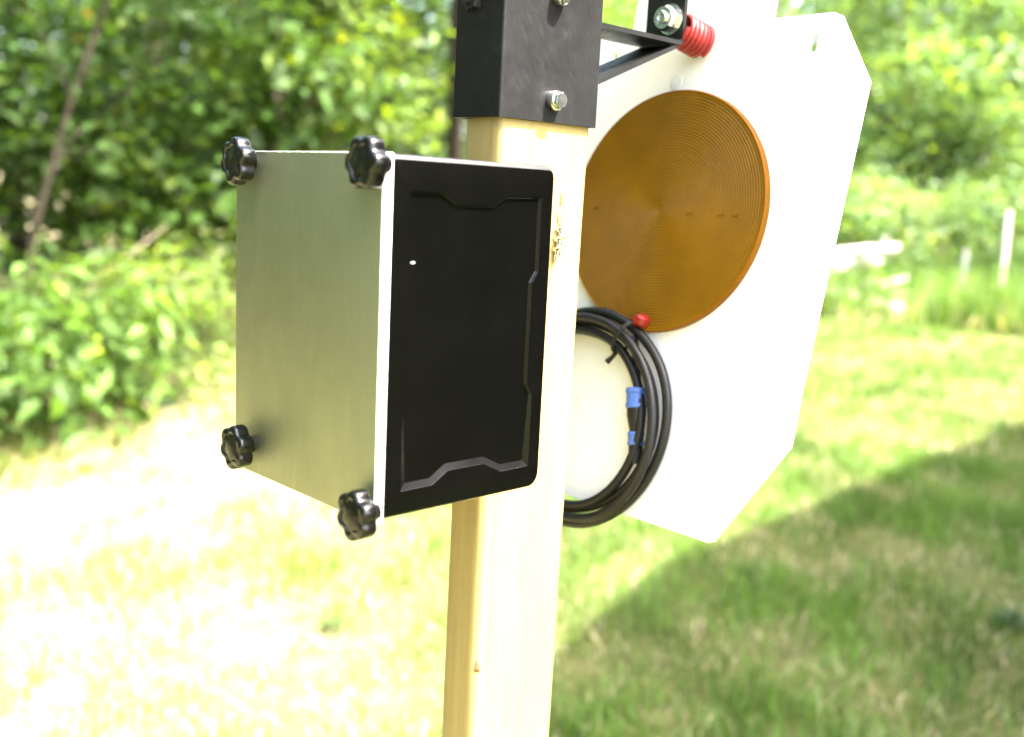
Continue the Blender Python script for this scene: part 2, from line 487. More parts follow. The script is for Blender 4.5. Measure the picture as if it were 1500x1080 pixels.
# ------------------------------------------------------------------ control box
def build_control_box():
    B = empty('control_box', (0, 0, Z0))
    tag(B, 'black plastic control box with aluminium cover on the side of the post', 'control box')
    X0, X1, ZA, ZB, D = 0.0032, 0.1309, 0.001, 0.2108, 0.1588
    bm = bmesh.new()
    full = rrect(X0, ZA, X1, ZB, (0.006, 0.002, 0.002, 0.009), 6)
    small = rrect(X0 + .0018, ZA + .0018, X1 - .0018, ZB - .0018, (0.0048, 0.001, 0.001, 0.0075), 6)
    mid = rrect(X0 + .0005, ZA + .0005, X1 - .0005, ZB - .0005, (0.0056, 0.0017, 0.0017, 0.0086), 6)
    ring = lambda pr, y: [bm.verts.new((x, y, z)) for x, z in pr]
    rs = [ring(lp, y_) for lp, y_ in
          [(rrect(X0 + .0002 * (1 - math.sin(R_(a))), ZA + .0030 * (1 - math.sin(R_(a))), X1 - .0008 * (1 - math.sin(R_(a))), ZB - .0040 * (1 - math.sin(R_(a))), (0.005, .0015, .0015, .008), 6), .0042 * (1 - math.cos(R_(a)))) for a in (0, 18, 36, 54, 72, 90)]]
    rs += [ ring(full, D - .002), ring(small, D)]
    n = len(full)
    for a, b in zip(rs, rs[1:]):
        for q in range(n): bm.faces.new((a[q], a[(q + 1) % n], b[(q + 1) % n], b[q]))
    bm.faces.new(rs[-1])
    # recessed panel with stepped outline
    P = [(.0165, .1905), (.0400, .1910), (.0515, .1845), (.0805, .1845), (.0905, .1905), (.1205, .1910), (.1205, .1440), (.1155, .1370), (.1155, .0720), (.1205, .0650),
         (.1205, .0165), (.0960, .0165), (.0805, .0238), (.0515, .0238), (.0395, .0165), (.0155, .0165), (.0155, .0650), (.0205, .0720), (.0205, .1360), (.0150, .1440)]
    P = P[::-1]
    outer = [bm.verts.new((x, 0.0, z)) for x, z in P]
    lip = [bm.verts.new((x, 0.0003, z)) for x, z in inset(P, 0.0002)]
    pick = lambda lo_, hi_: [b if z < .03 else a for (x, z), a, b in zip(P, inset(P, lo_), inset(P, hi_))]
    inn = [bm.verts.new((x, 0.0015, z)) for x, z in pick(.0008, .0034)]
    inn2 = [bm.verts.new((x, 0.0018, z)) for x, z in pick(.0012, .0042)]
    ed = [e for e in bm.edges if all(v in set(rs[0]) for v in e.verts)]
    k = len(P)
    ed += [bm.edges.new((outer[i], outer[(i + 1) % k])) for i in range(k)]
    bmesh.ops.triangle_fill(bm, use_beauty=True, edges=ed)
    for a, b in ((outer, lip), (lip, inn), (inn, inn2)):
        for i in range(k): bm.faces.new((a[i], a[(i + 1) % k], b[(i + 1) % k], b[i]))
    ed = [bm.edges.get((inn2[i], inn2[(i + 1) % k])) for i in range(k)]
    bmesh.ops.triangle_fill(bm, use_beauty=True, edges=ed)
    en = obj('enclosure', bm, M['abs'], B, True, 13)
    en.data.materials.append(M['abs_edge'])
    en.data.materials.append(M['ridge'])
    for f in en.data.polygons:
        if f.center.y < .0042 and f.center.z > ZB - .009 and f.normal.z > .2 and f.normal.y < -.2: f.material_index = 1
        elif .0003 < f.center.y < .0032 and f.center.z < .03 and .0145 < f.center.x < .1212 and f.normal.z > .15: f.material_index = 2
    # specks of white dust stuck to the side
    for x, z, r in ((.0206, .1505, .0008),):
        bm = bmesh.new()
        add_lathe(bm, [(0, .0006), (r * .7, .0004), (r, 0)], 8, Matrix.Translation((x, .0018, z)) @ Matrix.Diagonal((1.9, 1, .8, 1)) @ Vector((0, -1, 0)).to_track_quat('Z', 'Y').to_matrix().to_4x4())
        obj('dust_speck', bm, M['boltplug'], B)
    bm = bmesh.new()
    add_box(bm, (-.0042, -.0012, -.0002), (.0030, D + .0006, .2110), 0.0007, 2)
    cp = obj('cover_plate', bm, M['alu'], B, True, 40)
    cp.data.materials.append(M['alu_edge'])
    for f in cp.data.polygons:
        if abs(f.normal.x) < .5: f.material_index = 1
    for y, z, rot in ((.1385, .2040, .2), (.0000, .2046, .5), (.1385, .0180, .15), (.0010, .0075, .1)):
        mw = Matrix.Translation((-.0004, y, z)) @ Matrix.Rotation(R_(-90), 4, 'Y') @ Matrix.Diagonal((.95, .95, 1, 1))
        lobes = lambda t, r, o=rot: (1 + 0.095 * math.cos(6 * (t + o)) - 0.02 * math.cos(12 * (t + o))) if r > .009 else 1
        bm = bmesh.new()
        add_lathe(bm, [(0, .0005), (.0052, .0005), (.0055, .0012), (.0060, .0072), (.0085, .0082), (.0128, .0084), (.0142, .0092), (.0148, .0105), (.0148, .0165), (.0143, .0182),
                       (.0128, .0192), (.0104, .0194), (.0098, .0190), (.0094, .0184), (.006, .0189), (0, .0191)], 72, mw, lobes)
        obj('knob', bm, M['knob'], B, True, 40)
build_control_box()

# ------------------------------------------------------------------ steel bracket on the post top
SPR_A, SPR_B = Vector((0.3235, 0.0625, Z0 + 0.3275)), Vector((0.3505, 0.0545, Z0 + 0.3180))
def hexhead(bm, p, d, r, h, rot=0.0, dome=True):
    mw = axis_mat(p, d) @ Matrix.Rotation(rot, 4, 'Z')
    a = [bm.verts.new(mw @ Vector((r * math.cos(k * math.pi / 3), r * math.sin(k * math.pi / 3), 0))) for k in range(6)]
    b = [bm.verts.new(mw @ Vector((r * math.cos(k * math.pi / 3), r * math.sin(k * math.pi / 3), h * .82))) for k in range(6)]
    for k in range(6): bm.faces.new((a[k], a[(k + 1) % 6], b[(k + 1) % 6], b[k]))
    c = [bm.verts.new(mw @ Vector((r * .86 * math.cos(k * math.pi / 12), r * .86 * math.sin(k * math.pi / 12), h))) for k in range(24)]
    for k in range(6):
        q = [c[(4 * k + i) % 24] for i in range(5)]
        bm.faces.new([b[k]] + [b[(k + 1) % 6]] + q[::-1])
    bm.faces.new(c); bm.faces.new(a[::-1])

def build_bracket():
    K = empty('post_bracket', (0, 0, 0))
    tag(K, 'scuffed black steel sleeve bracket bolted over the post top with sprung arm', 'bracket')
    x0, x1, y0, y1, z0, z1 = 0.1275, 0.2240, 0.0508, 0.0990, Z0 + 0.2425, Z0 + 0.43
    bm = bmesh.new()
    out = rrect(x0, y0, x1, y1, (.0015, .0015, .0022, .0022), 4)
    inn = rrect(x0 + .003, y0 + .003, x1 - .003, y1 - .003, (.0006,) * 4, 4)
    add_prism(bm, out, z0, z1, [inn])
    add_prism(bm, out, z1, z1 + .003)
    obj('sleeve', bm, M['sleeve'], K, True, 30)
    for x, z, rot in ((.1772, Z0 + .2572, .35), (.1768, Z0 + .3265, .1)):
        bm = bmesh.new()
        add_lathe(bm, [(0, 0), (.0068, 0), (.0070, .0004), (.0070, .0042), (.0064, .0056), (.0050, .0062), (0, .0063)], 24, axis_mat((x, y0 - .0001, z), (0, -1, 0)))
        hexhead(bm, (x, y0 - .0060, z), (0, -1, 0), .0058, .0028, rot)
        obj('bolt', bm, M['zinc'], K, True, 30)
    bm = bmesh.new()
    hexhead(bm, (x0 + .0001, .0800, Z0 + .3185), (-1, 0, 0), .0075, .006, .3)
    add_tube(bm, [(x0, .08, Z0 + .3185), (x0 - .0095, .08, Z0 + .3185)], .004, 14)
    obj('nut', bm, M['dark_zinc'], K, True, 30)
    # arm: sheet steel folded up at its end
    ya, yb, t = .0530, .0900, .0034
    prof = [(x1 - .001, Z0 + .3131), (.3165, Z0 + .3131)]
    bm = bmesh.new()
    pts = [(x1 - .0008, .3132), (.3165, .3132)]
    for k in range(7):
        a = R_(-90 + 90 * k / 6)
        pts.append((.3165 + .0060 * math.cos(a), .3192 + .0060 * math.sin(a)))
    pts += [(.3228, .362), (.3194, .362)]
    for k in range(7):
        a = R_(0 - 90 * k / 6)
        pts.append((.3165 + .0026 * math.cos(a), .3192 + .0026 * math.sin(a)))
    pts += [(.3165 - .0001, .3166), (x1 - .0008, .3166)]
    q = []
    for p in pts:
        if not q or (Vector(p) - Vector(q[-1])).length > 2e-4: q.append(p)
    add_prism(bm, q, ya, yb, f=lambda u, v, w: Vector((u, w, Z0 + v)))
    obj('arm', bm, M['powder'], K, True, 30)
    bm = bmesh.new()
    add_prism(bm, [(x1 - .0008, .2722), (.3120, .3092), (.3165, .3128), (.3115, .3128), (.3085, .3112), (x1 - .0008, .2759)], ya + .001, yb - .001, f=lambda u, v, w: Vector((u, w, Z0 + v)))
    obj('brace', bm, M['powder'], K, True, 30)
    # bolt through the end plate, nut on the near side
    ax = (SPR_B - SPR_A).normalized()
    nx = Vector((.3193, .0655, Z0 + .3335))
    bm = bmesh.new()
    add_lathe(bm, [(0, 0), (.0118, 0), (.0118, .0016), (0, .0016)], 28, axis_mat(nx, (-1, 0, 0)))
    hexhead(bm, nx + Vector((-.0017, 0, 0)), (-1, 0, 0), .0098, .0092, .25)
    add_lathe(bm, [(0, .0), (.0052, .0), (.0052, .0128), (.0046, .0136), (.0034, .0136), (.0030, .0118), (0, .0118)], 20, axis_mat(nx, (-1, 0, 0)))
    obj('lock_nut', bm, M['zinc'], K, True, 30)
    # red coil spring between end plate and sign
    e1 = ax.cross(Vector((0, 0, 1))).normalized(); e2 = ax.cross(e1)
    Lg = (SPR_B - SPR_A).length
    pts = []
    turns = 6.2
    for i in range(int(turns * 28) + 1):
        a = i / 28 * 2 * math.pi
        s = i / (turns * 28)
        pts.append(SPR_A + ax * (0.0024 + (Lg - .0042) * s) + (e1 * math.cos(a) + e2 * math.sin(a)) * .0122)
    bm = bmesh.new()
    add_tube(bm, pts, .0019, 8)
    obj('spring', bm, M['red'], K)
    bm = bmesh.new()
    add_tube(bm, [SPR_A - ax * .002, SPR_B], .0055, 16)
    obj('spring_bolt', bm, M['dark_zinc'], K)
build_bracket()

# ------------------------------------------------------------------ white signal panel with amber lens
NRM = Vector((-0.98689318, 0.02240632, 0.1598118)).normalized()
HU = Vector((-0.02269805, -0.99974237, 0)).normalized()
VU = HU.cross(NRM).normalized()
if VU.z < 0: VU = -VU
P0 = Vector((0.3300, 0.066, Z0 + 0.184))
PMW = Matrix(((HU.x, VU.x, NRM.x, P0.x), (HU.y, VU.y, NRM.y, P0.y), (HU.z, VU.z, NRM.z, P0.z), (0, 0, 0, 1)))
def build_panel():
    P = empty('signal_panel', mw=PMW)
    tag(P, 'white many sided signal target board with round amber lens behind the post', 'signal panel')
    half = [(.0700, .1514), (.1235, .1512), (.1285, .1485), (.1597, .1000), (.1570, .0300), (.1513, -.1255), (.1510, -.1640), (.1016, -.2470), (.0975, -.2490)]
    poly = [(.0690, .30), (.0695, .156)] + half + [(-u, v) for u, v in half[::-1]] + [(-.0695, .156), (-.0690, .30)]
    slot = lambda u, v: rrect(u - .0036, v - .0068, u + .0036, v + .0068, (.0012,) * 4, 3)
    bm = bmesh.new()
    add_prism(bm, poly, -.0042, 0, [slot(.1098, .1302), slot(-.0865, .1292)])
    obj('board', bm, M['board'], P, False)
    # ringed lens
    prof = [(0, .0052)]
    nr, rin = 42, .0958
    for i in range(nr):
        ra, rb = rin * i / nr + .0006, rin * (i + 1) / nr
        prof += [(ra, .0050), (ra + (rb - ra) * .55, .00575), (rb - .0001, .0053)]
    prof += [(.0964, .0056), (.0970, .0056)]
    bm = bmesh.new()
    add_lathe(bm, prof, 120)
    L_ = obj('lens', bm, M['lens'], P, True, 60)
    bm = bmesh.new()
    add_lathe(bm, [(.0970, .0040), (.0970, .0058), (.0974, .0061), (.0983, .0058), (.0988, .0048), (.0988, .0002)], 120)
    obj('lens_rim', bm, M['lens_rim'], L_, True, 60)
    for u in (-.071, .030, .060, .074):
        bm = bmesh.new()
        add_tube(bm, [(u - .003, -.0005, .0056), (u, 0, .0060), (u + .003, .0004, .0056)], [.0008, .0004, .0008], 6)
        obj('mould_mark', bm, M['lens'], L_)
    bm = bmesh.new()
    add_lathe(bm, [(0, .0004), (.0056, .0004), (.0062, .0003), (.0064, 0)], 28, Matrix.Translation((-.0125, .1065, 0)))
    obj('plug', bm, M['boltplug'], P)
    bm = bmesh.new()
    add_lathe(bm, [(0, .0075), (.0035, .0074), (.0058, .0062), (.0066, .004), (.0068, .0002)], 20, Matrix.Translation((.0015, -.0905, .002)) @ Matrix.Diagonal((1.15, .85, 1.6, 1)), lambda t, r: 1 + .08 * math.sin(5 * t))
    obj('red_cap', bm, M['redcap'], P)
    bm = bmesh.new()
    for rr, a0, a1, cu, cv in ((.008, 150, 250, -.052, -.166),):
        add_tube(bm, [(cu + rr * math.cos(R_(a0 + (a1 - a0) * i / 14)), cv + rr * math.sin(R_(a0 + (a1 - a0) * i / 14)), .0001) for i in range(15)], .0004, 5)
    obj('pencil_mark', bm, M['pencil'], P)
build_panel()

# ------------------------------------------------------------------ coiled cable hanging on the panel
def build_cable():
    Cc = empty('cable_coil', mw=PMW)
    tag(Cc, 'loops of black power cable tied up in front of the white panel', 'cable coil')
    loops = [(.0912, .0070, -0.0465, -.1785, 0.0), (.0812, .0075, -0.0495, -.1790, .8), (.0862, .0155, -0.0480, -.1800, 2.0), (.0742, .0120, -0.0510, -.1795, 3.1)]
    pts = []
    tot = len(loops) * 72
    for i in range(tot + 1):
        s = i / 72
        k = min(int(s), len(loops) - 1); f = s - k
        l0, l1 = loops[k], loops[min(k + 1, len(loops) - 1)]
        w = max(0, (f - .80) / .20); w = w * w * (3 - 2 * w)
        r, d, cu, cv, ph = [l0[j] * (1 - w) + l1[j] * w for j in range(5)]
        a = 2 * math.pi * s + math.pi
        r += .0018 * math.sin(2 * a + ph) + .001 * math.sin(3 * a + ph * 2)
        pull = math.exp(-((((a - R_(62)) + math.pi) % (2 * math.pi) - math.pi) / .35) ** 2)
        r = r * (1 - .6 * pull) + (.0835 + (r - .0835) * .75) * .6 * pull
        pts.append((cu + r * math.cos(a), cv + r * math.sin(a) * 1.0, d + .001 * math.sin(a * 2 + ph)))
    bm = bmesh.new()
    add_tube(bm, pts, .0039, 12)
    obj('cable', bm, M['rubber'], Cc)
    # zip tie round the bundle and its clipped tail
    ca = R_(62)
    cen = Vector((-.0485 + .0825 * math.cos(ca), -.1788 + .0825 * math.sin(ca), .0105))
    rad = Vector((math.cos(ca), math.sin(ca), 0))
    bm = bmesh.new()
    tp = []
    for i in range(33):
        a = 2 * math.pi * i / 32
        tp.append(cen + rad * .0148 * math.cos(a) + Vector((0, 0, 1)) * .0115 * math.sin(a))
    add_tube(bm, tp, .0016, 6)
    add_tube(bm, [cen - rad * .0145, cen - rad * .018 + Vector((0, -.001, .001)), cen - rad * .0225 + Vector((-.002, -.003, .003))], [.002, .0018, .0026], 8)
    obj('zip_tie', bm, M['rubber'], Cc)
    # plug: lead, blue collar, tapered boot, blue nut
    ln = [(-.0040, -.104, .0075), (.0040, -.122, .0080), (.0090, -.138, .0085), (.0118, -.147, .0090)]
    bm = bmesh.new(); add_tube(bm, ln, .0033, 10)
    obj('lead', bm, M['rubber'], Cc)
    d = Vector((.20, -.98, 0)).normalized()
    c0 = Vector((.0112, -.1445, .0100))
    def collar(c, r, h, name, mat, ribs=True, r2=None):
        bm = bmesh.new()
        add_lathe(bm, [(0, 0), (r * .9, 0), (r, .0008), (r, h * .22), (r * .93, h * .26), (r * .93, h * .74), (r, h * .78), (r, h - .0008), (r * .9, h), (0, h)] if ribs else
                  [(0, 0), (r, 0), (r, h * .3), (r2, h), (0, h)], 36, axis_mat(c, d), (lambda t, q: 1 + .03 * math.cos(12 * t)) if ribs else None)
        obj(name, bm, mat, Cc, True, 40)
    collar(c0, .0088, .0165, 'connector', M['blue'])
    collar(c0 + d * .0165, .0078, .019, 'boot', M['rubber'], False, .0052)
    collar(c0 + d * .0355, .0068, .0110, 'connector', M['blue'])
    collar(c0 + d * .0465, .0058, .0150, 'boot', M['rubber'], False, .0040)
build_cable()

# ------------------------------------------------------------------ foliage builders (numpy meshes)
def mesh_from(name, V, Fc, cols, mat, parent=None, loc=(0, 0, 0)):
    """V (n,3), Fc (m,k) with one face size, cols (n,3)"""
    me = bpy.data.meshes.new(name)
    n, (m, k) = len(V), Fc.shape
    me.vertices.add(n); me.loops.add(m * k); me.polygons.add(m)
    me.vertices.foreach_set('co', np.ascontiguousarray(V, dtype=np.float32).ravel())
    me.loops.foreach_set('vertex_index', np.ascontiguousarray(Fc, dtype=np.int32).ravel())
    me.polygons.foreach_set('loop_start', np.arange(0, m * k, k, dtype=np.int32))
    me.update(calc_edges=True)
    a = me.attributes.new('Col', 'FLOAT_COLOR', 'POINT')
    c4 = np.ones((n, 4), dtype=np.float32); c4[:, :3] = cols
    a.data.foreach_set('color', c4.ravel())
    me.materials.append(mat)
    o = bpy.data.objects.new(name, me)
    COL.objects.link(o)
    if parent: o.parent = parent
    o.location = loc
    return o

def leaf_arrays(rng, P, size, col, droop=0.3, aspect=0.55, updir=0.55, outw=None):
    """one folded leaf of 4 triangles at every point"""
    n = len(P)
    nr = rng.normal(size=(n, 3)); nr[:, 2] = np.abs(nr[:, 2]) + updir * 2
    if outw is not None: nr += outw * 1.1
    nr /= np.linalg.norm(nr, axis=1, keepdims=True)
    t = rng.normal(size=(n, 3)); t[:, 2] -= droop * 2
    t -= nr * (t * nr).sum(1, keepdims=True)
    t /= np.linalg.norm(t, axis=1, keepdims=True) + 1e-9
    b = np.cross(nr, t)
    s = size * rng.lognormal(0, 0.28, (n, 1))
    w = s * aspect * 0.5
    base, tip = P, P + t * s - nr * s * .12
    m = P + t * s * .45
    l, r = m + b * w + nr * s * .10, m - b * w + nr * s * .10
    V = np.stack([base, l, tip, r, m], 1).reshape(-1, 3)
    i = np.arange(n)[:, None] * 5
    Fc = np.concatenate([i + np.array([[0, 4, 1]]), i + np.array([[4, 2, 1]]), i + np.array([[0, 3, 4]]), i + np.array([[4, 3, 2]])])
    return V, Fc, np.repeat(col, 5, axis=0)

def leaf_cols(rng, n, base, var=0.3, yellow=0.12, red=0.02):
    c = np.tile(np.array(base, float), (n, 1)) * rng.lognormal(0, var, (n, 1))
    y = rng.random(n) < yellow
    c[y] *= np.array([1.9, 1.45, 0.7])
    q = rng.random(n) < red
    c[q] = c[q] * np.array([3.0, 1.0, 0.8])
    return np.clip(c, 0.004, 0.5)

def limbs_to(bm, base, ends, r0, rng, start=(0.25, 0.8)):
    """trunk plus limbs"""
    for e in ends:
        s = rng.uniform(*start)
        a = np.array(base) * (1 - s) + np.array(e['top']) * s
        b = np.array(e['end'])
        mid = (a + b) / 2 + np.array([0, 0, .12 * np.linalg.norm(b - a)]) + rng.normal(size=3) * .04 * np.linalg.norm(b - a)
        r = r0 * (1 - s) * .55 + .004
        add_tube(bm, [a, (a + mid) / 2 + rng.normal(size=3) * .01, mid, (mid + b) / 2, b], [r, r * .8, r * .6, r * .45, r * .25], 6)

def plant(name, label, cat, base, height, rad, nleaf, lsize, col, seed, low=0.05, group=None, lean=(0, 0), trunk=0.05, nclump=26, clump=None, aspect=.55, droop=.3,
          single=0, scol=None, barkm='bark', yellow=.08, red=.0, shape=1.0, bend=0.15, var=.3, stuff=True, mass=False):
    """tree or shrub: trunk with limbs, clustered leaf crown"""
    rng = np.random.default_rng(seed)
    bx, by = base
    root = empty(name, (bx, by, 0))
    tag(root, label, cat, group)
    top = np.array([lean[0], lean[1], height * .92])
    cl = clump or rad * .34
    cs, ends = [], []
    while len(cs) < nclump:
        d = rng.normal(size=3); d /= np.linalg.norm(d)
        q = d * rng.random() ** (0.42 * shape)
        z = low * height + (q[2] * .5 + .5) * height * (1 - low)
        f = (z / height)
        c = np.array([q[0] * rad + lean[0] * f, q[1] * rad + lean[1] * f, z])
        cs.append(c); ends.append({'top': top, 'end': c})
    cs = np.array(cs)
    bm = bmesh.new()
    tp = [np.array([lean[0] * f + bend * height * .1 * math.sin(f * 5 + seed), lean[1] * f + bend * height * .08 * math.cos(f * 4 + seed) - bend * height * .08 * math.cos(seed), height * .92 * f]) for f in np.linspace(0, 1, 9)]
    tp[0][2] = -.05
    add_tube(bm, tp, [trunk * (1 - .85 * f) + .003 for f in np.linspace(0, 1, 9)], 8)
    limbs_to(bm, [0, 0, 0], ends[:min(len(ends), 22)], trunk, rng)
    obj('trunk', bm, M[barkm], root)
    k = rng.integers(0, len(cs), nleaf)
    off = rng.normal(size=(nleaf, 3)) * cl * np.array([1, 1, .62]) * rng.uniform(.55, 1.15, (len(cs), 1))[k]
    P = cs[k] + off
    P[:, 2] = np.maximum(P[:, 2], .03)
    bright = rng.lognormal(0, .22, len(cs))[k][:, None]
    c = leaf_cols(rng, nleaf, col, var, yellow, red) * bright
    on = off / (np.linalg.norm(off, axis=1, keepdims=True) + 1e-9)
    V, Fc, C4 = leaf_arrays(rng, P, lsize, c, droop, aspect, outw=on * .6)
    fo = mesh_from('crown', V, Fc, C4, M['leaf'], root)
    if stuff: fo['kind'] = 'stuff'
    if single:
        me = single_leaf_mesh(name + '_leaf', lsize * 1.15, aspect, scol or col)
        for i in range(single):
            q = cs[rng.integers(0, len(cs))] + rng.normal(size=3) * cl * .8
            todir = np.array([-.34 - bx, -.46 - by]); todir /= np.linalg.norm(todir)
            q[:2] += todir * abs(rng.normal()) * rad * .35
            q[2] = max(.06, q[2])
            o = bpy.data.objects.new('leaf', me)
            COL.objects.link(o); o.parent = root
            o.location = q
            yaw = math.atan2(todir[1], todir[0]) + rng.normal() * 1.6
            o.rotation_euler = (rng.normal() * .6, R_(10 + 40 * droop) + rng.normal() * .6, yaw)
            s = rng.lognormal(-.08, .32); o.scale = (s, s, s)
    return root

LEAF_ME = {}
def single_leaf_mesh(name, s, aspect, col):
    bm = bmesh.new()
    st = [(0, .0), (.18, .62), (.42, 1.0), (.70, .68), (1.0, .02)]
    rows = []
    for x, w in st:
        z = -.28 * x * x * s
        hw = aspect * .5 * s * w
        rows.append([bm.verts.new((x * s, -hw, z + hw * .35)), bm.verts.new((x * s, 0, z)), bm.verts.new((x * s, hw, z + hw * .35))])
    for a, b in zip(rows, rows[1:]):
        bm.faces.new((a[0], a[1], b[1], b[0])); bm.faces.new((a[1], a[2], b[2], b[1]))
    me = bpy.data.meshes.new('leaf')
    for f in bm.faces: f.smooth = True
    bm.to_mesh(me); bm.free()
    key = tuple(col)
    if key not in LEAF_ME: LEAF_ME[key] = m_single_leaf('broad_leaf', col)
    me.materials.append(LEAF_ME[key])
    return me

G1, G2, G3, GD = (0.036, 0.076, 0.016), (0.052, 0.102, 0.021), (0.072, 0.132, 0.028), (0.015, 0.031, 0.008)  # GD puts the deep shade of the wood into the leaf colour
F1, F2, F3 = (0.090, 0.165, 0.060), (0.108, 0.190, 0.070), (0.125, 0.205, 0.080)  # far greens lifted pale and cool, haze put into the leaf colour

# the wood edge on the left, nearest plants first
plant('broadleaf_shrub', 'low shrub with broad drooping leaves at the lawn edge, farthest left', 'shrub', (1.12, 4.75), .78, .55, 700, .11, G2, 11, .06, trunk=.018, nclump=16, aspect=.42, droop=.8, single=130)
plant('broadleaf_shrub', 'bright low shrub with long hanging leaves in front of the bare slanting branch', 'shrub', (1.72, 5.10), .85, .55, 700, .12, G3, 12, .06, trunk=.018, nclump=16, aspect=.36, droop=.9, single=130)
plant('feathery_shrub', 'feathery narrow leaved bush beside the lower left knob', 'shrub', (2.48, 5.45), 1.0, .50, 2600, .075, (0.088, 0.14, 0.032), 13, .03, trunk=.014, nclump=22, aspect=.2, droop=.35, single=90)
plant('broadleaf_shrub', 'dark low bush at the lawn edge between the drooping and the feathery bush', 'shrub', (2.05, 5.75), .75, .55, 1600, .08, G1, 14, .03, trunk=.016, nclump=18, aspect=.5, single=60)
# slender leaning trunk
def build_sapling():
    root = empty('leaning_sapling', (1.93, 6.37, 0))
    tag(root, 'slender grey tree trunk leaning right at the left edge of the wood', 'tree')
    pts = [(0, 0, -.1), (0, 0, .54), (.03, -.02, .92), (.14, -.05, 1.33), (.27, -.11, 1.82), (.48, -.18, 2.44), (.85, -.30, 3.3), (1.2, -.45, 4.4)]
    bm = bmesh.new(); add_tube(bm, pts, [.024, .023, .021, .019, .017, .014, .011, .007], 10)
    for s, e in ((3, (.6, .2, 1.75)), (4, (-.25, -.3, 2.6)), (5, (1.3, -.2, 3.0)), (5, (.2, -.5, 3.3)), (6, (1.6, -.9, 4.0)), (3, (.45, -.25, 1.52))):
        a = Vector(pts[s]); b = Vector(e)
        add_tube(bm, [a, a.lerp(b, .5) + Vector((0, 0, .08)), b], [.009, .006, .003], 6)
    obj('trunk', bm, M['sapbark'], root)
    rng = np.random.default_rng(77)
    cs = np.array([(.6, .2, 1.85), (-.25, -.3, 2.6), (1.3, -.2, 3.0), (.2, -.5, 3.3), (1.6, -.9, 4.0), (1.2, -.4, 4.6), (.5, .1, 3.6), (-.5, .2, 3.0), (.9, .3, 2.4)])
    n = 1500
    k = rng.integers(0, len(cs), n)
    V, Fc, C4 = leaf_arrays(rng, cs[k] + rng.normal(size=(n, 3)) * .30, .085, leaf_cols(rng, n, G1), .4, .55)
    mesh_from('crown', V, Fc, C4, M['leaf'], root)['kind'] = 'stuff'
build_sapling()
def branch(name, label, pts, r, mat):
    bm = bmesh.new()
    add_tube(bm, pts, [r * (1 - .6 * i / (len(pts) - 1)) for i in range(len(pts))], 8)
    a, b = Vector(pts[1]), Vector(pts[-1])
    add_tube(bm, [a, a.lerp(b, .4) + Vector((.05, .1, .18)), a.lerp(b, .7) + Vector((.1, .15, .36))], [r * .5, r * .35, r * .15], 6)
    o = obj(name, bm, mat); tag(o, label, 'branch'); return o
branch('fallen_branch', 'bare brown branch slanting behind the drooping shrubs at the wood edge', [(1.75, 6.2, .42), (2.12, 6.1, .60), (2.5, 6.0, .70), (2.9, 5.95, .72)], .035, M['bark'])

UL = [  # label, x, y, h, rad, leaves, size, col, seed, low, trunk
    ('leafy young tree right behind the leaning trunk', 3.05, 7.3, 2.9, .85, 2400, .135, G2, 21, .18, .03),
    ('bushy young tree behind the upper left knob', 4.05, 6.9, 2.9, .80, 2400, .135, G2, 22, .16, .03),
    ('dark shady tree at the top left corner of the wood', 2.2, 9.6, 4.6, 1.5, 3400, .13, G1, 23, .12, .05),
    ('broad leaved tree whose sunlit sprays reach towards the bracket', 4.95, 7.65, 3.3, .85, 2300, .15, (0.085, 0.135, 0.026), 24, .28, .045),  # brighter leaf colour than its neighbours stands in for sunlit highlights
    ('dense dark tree deep behind the left knobs', 4.2, 9.6, 5.2, 1.6, 3600, .14, G2, 25, .10, .07),
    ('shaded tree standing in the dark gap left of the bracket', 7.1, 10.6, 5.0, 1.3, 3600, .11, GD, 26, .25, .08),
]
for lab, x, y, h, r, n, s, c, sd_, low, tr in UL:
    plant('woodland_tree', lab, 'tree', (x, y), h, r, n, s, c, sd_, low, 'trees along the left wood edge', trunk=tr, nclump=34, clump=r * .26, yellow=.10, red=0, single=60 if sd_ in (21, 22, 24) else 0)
for lab, x, y, lean, h, low, r, sd_ in (
        ('tall tree with dark trunk left of the bracket, canopy added for shade', 6.65, 8.0, (-1.6, -2.4), 9.5, .42, 2.3, 27),
        ('unseen tall canopy tree added beyond the left edge to shade the shrubs', .4, 8.6, (.9, -3.0), 9.0, .42, 2.4, 28),
        ('tall canopy tree hidden behind the post, added to shade the gap', 8.6, 9.6, (-.6, -2.4), 9.5, .40, 2.3, 29)):
    plant('shade_canopy_tree', lab, 'tree', (x, y), h, r, 3800, .17, G1, sd_, low, 'canopy trees added to shade the left wood edge', lean=lean, trunk=.09, nclump=30, clump=r * .24, barkm='darkbark', yellow=.05, red=0)  # crowns above the view, added to throw shade on the wood edge
plant('round_bush', 'pale green bush in the gap between the box top and the post', 'bush', (9.3, 11.2), 1.95, 1.0, 3400, .085, G3, 31, .03, trunk=.03, nclump=30, yellow=.05)

for lab, x, y, h, r, sd_ in (('unseen dark shrub added by the house to darken the box reflection', 2.9, -2.6, 2.6, 1.1, 71), ('second unseen dark shrub added farther along to darken the box reflection', 3.3, -4.6, 3.2, 1.3, 72)):
    plant('reflection_shrub', lab, 'shrub', (x, y), h, r, 3200, .09, GD, sd_, .02, trunk=.05, nclump=40, clump=r * .25, barkm='darkbark', yellow=0, red=0)  # out of view, added so the black box side reflects something dark

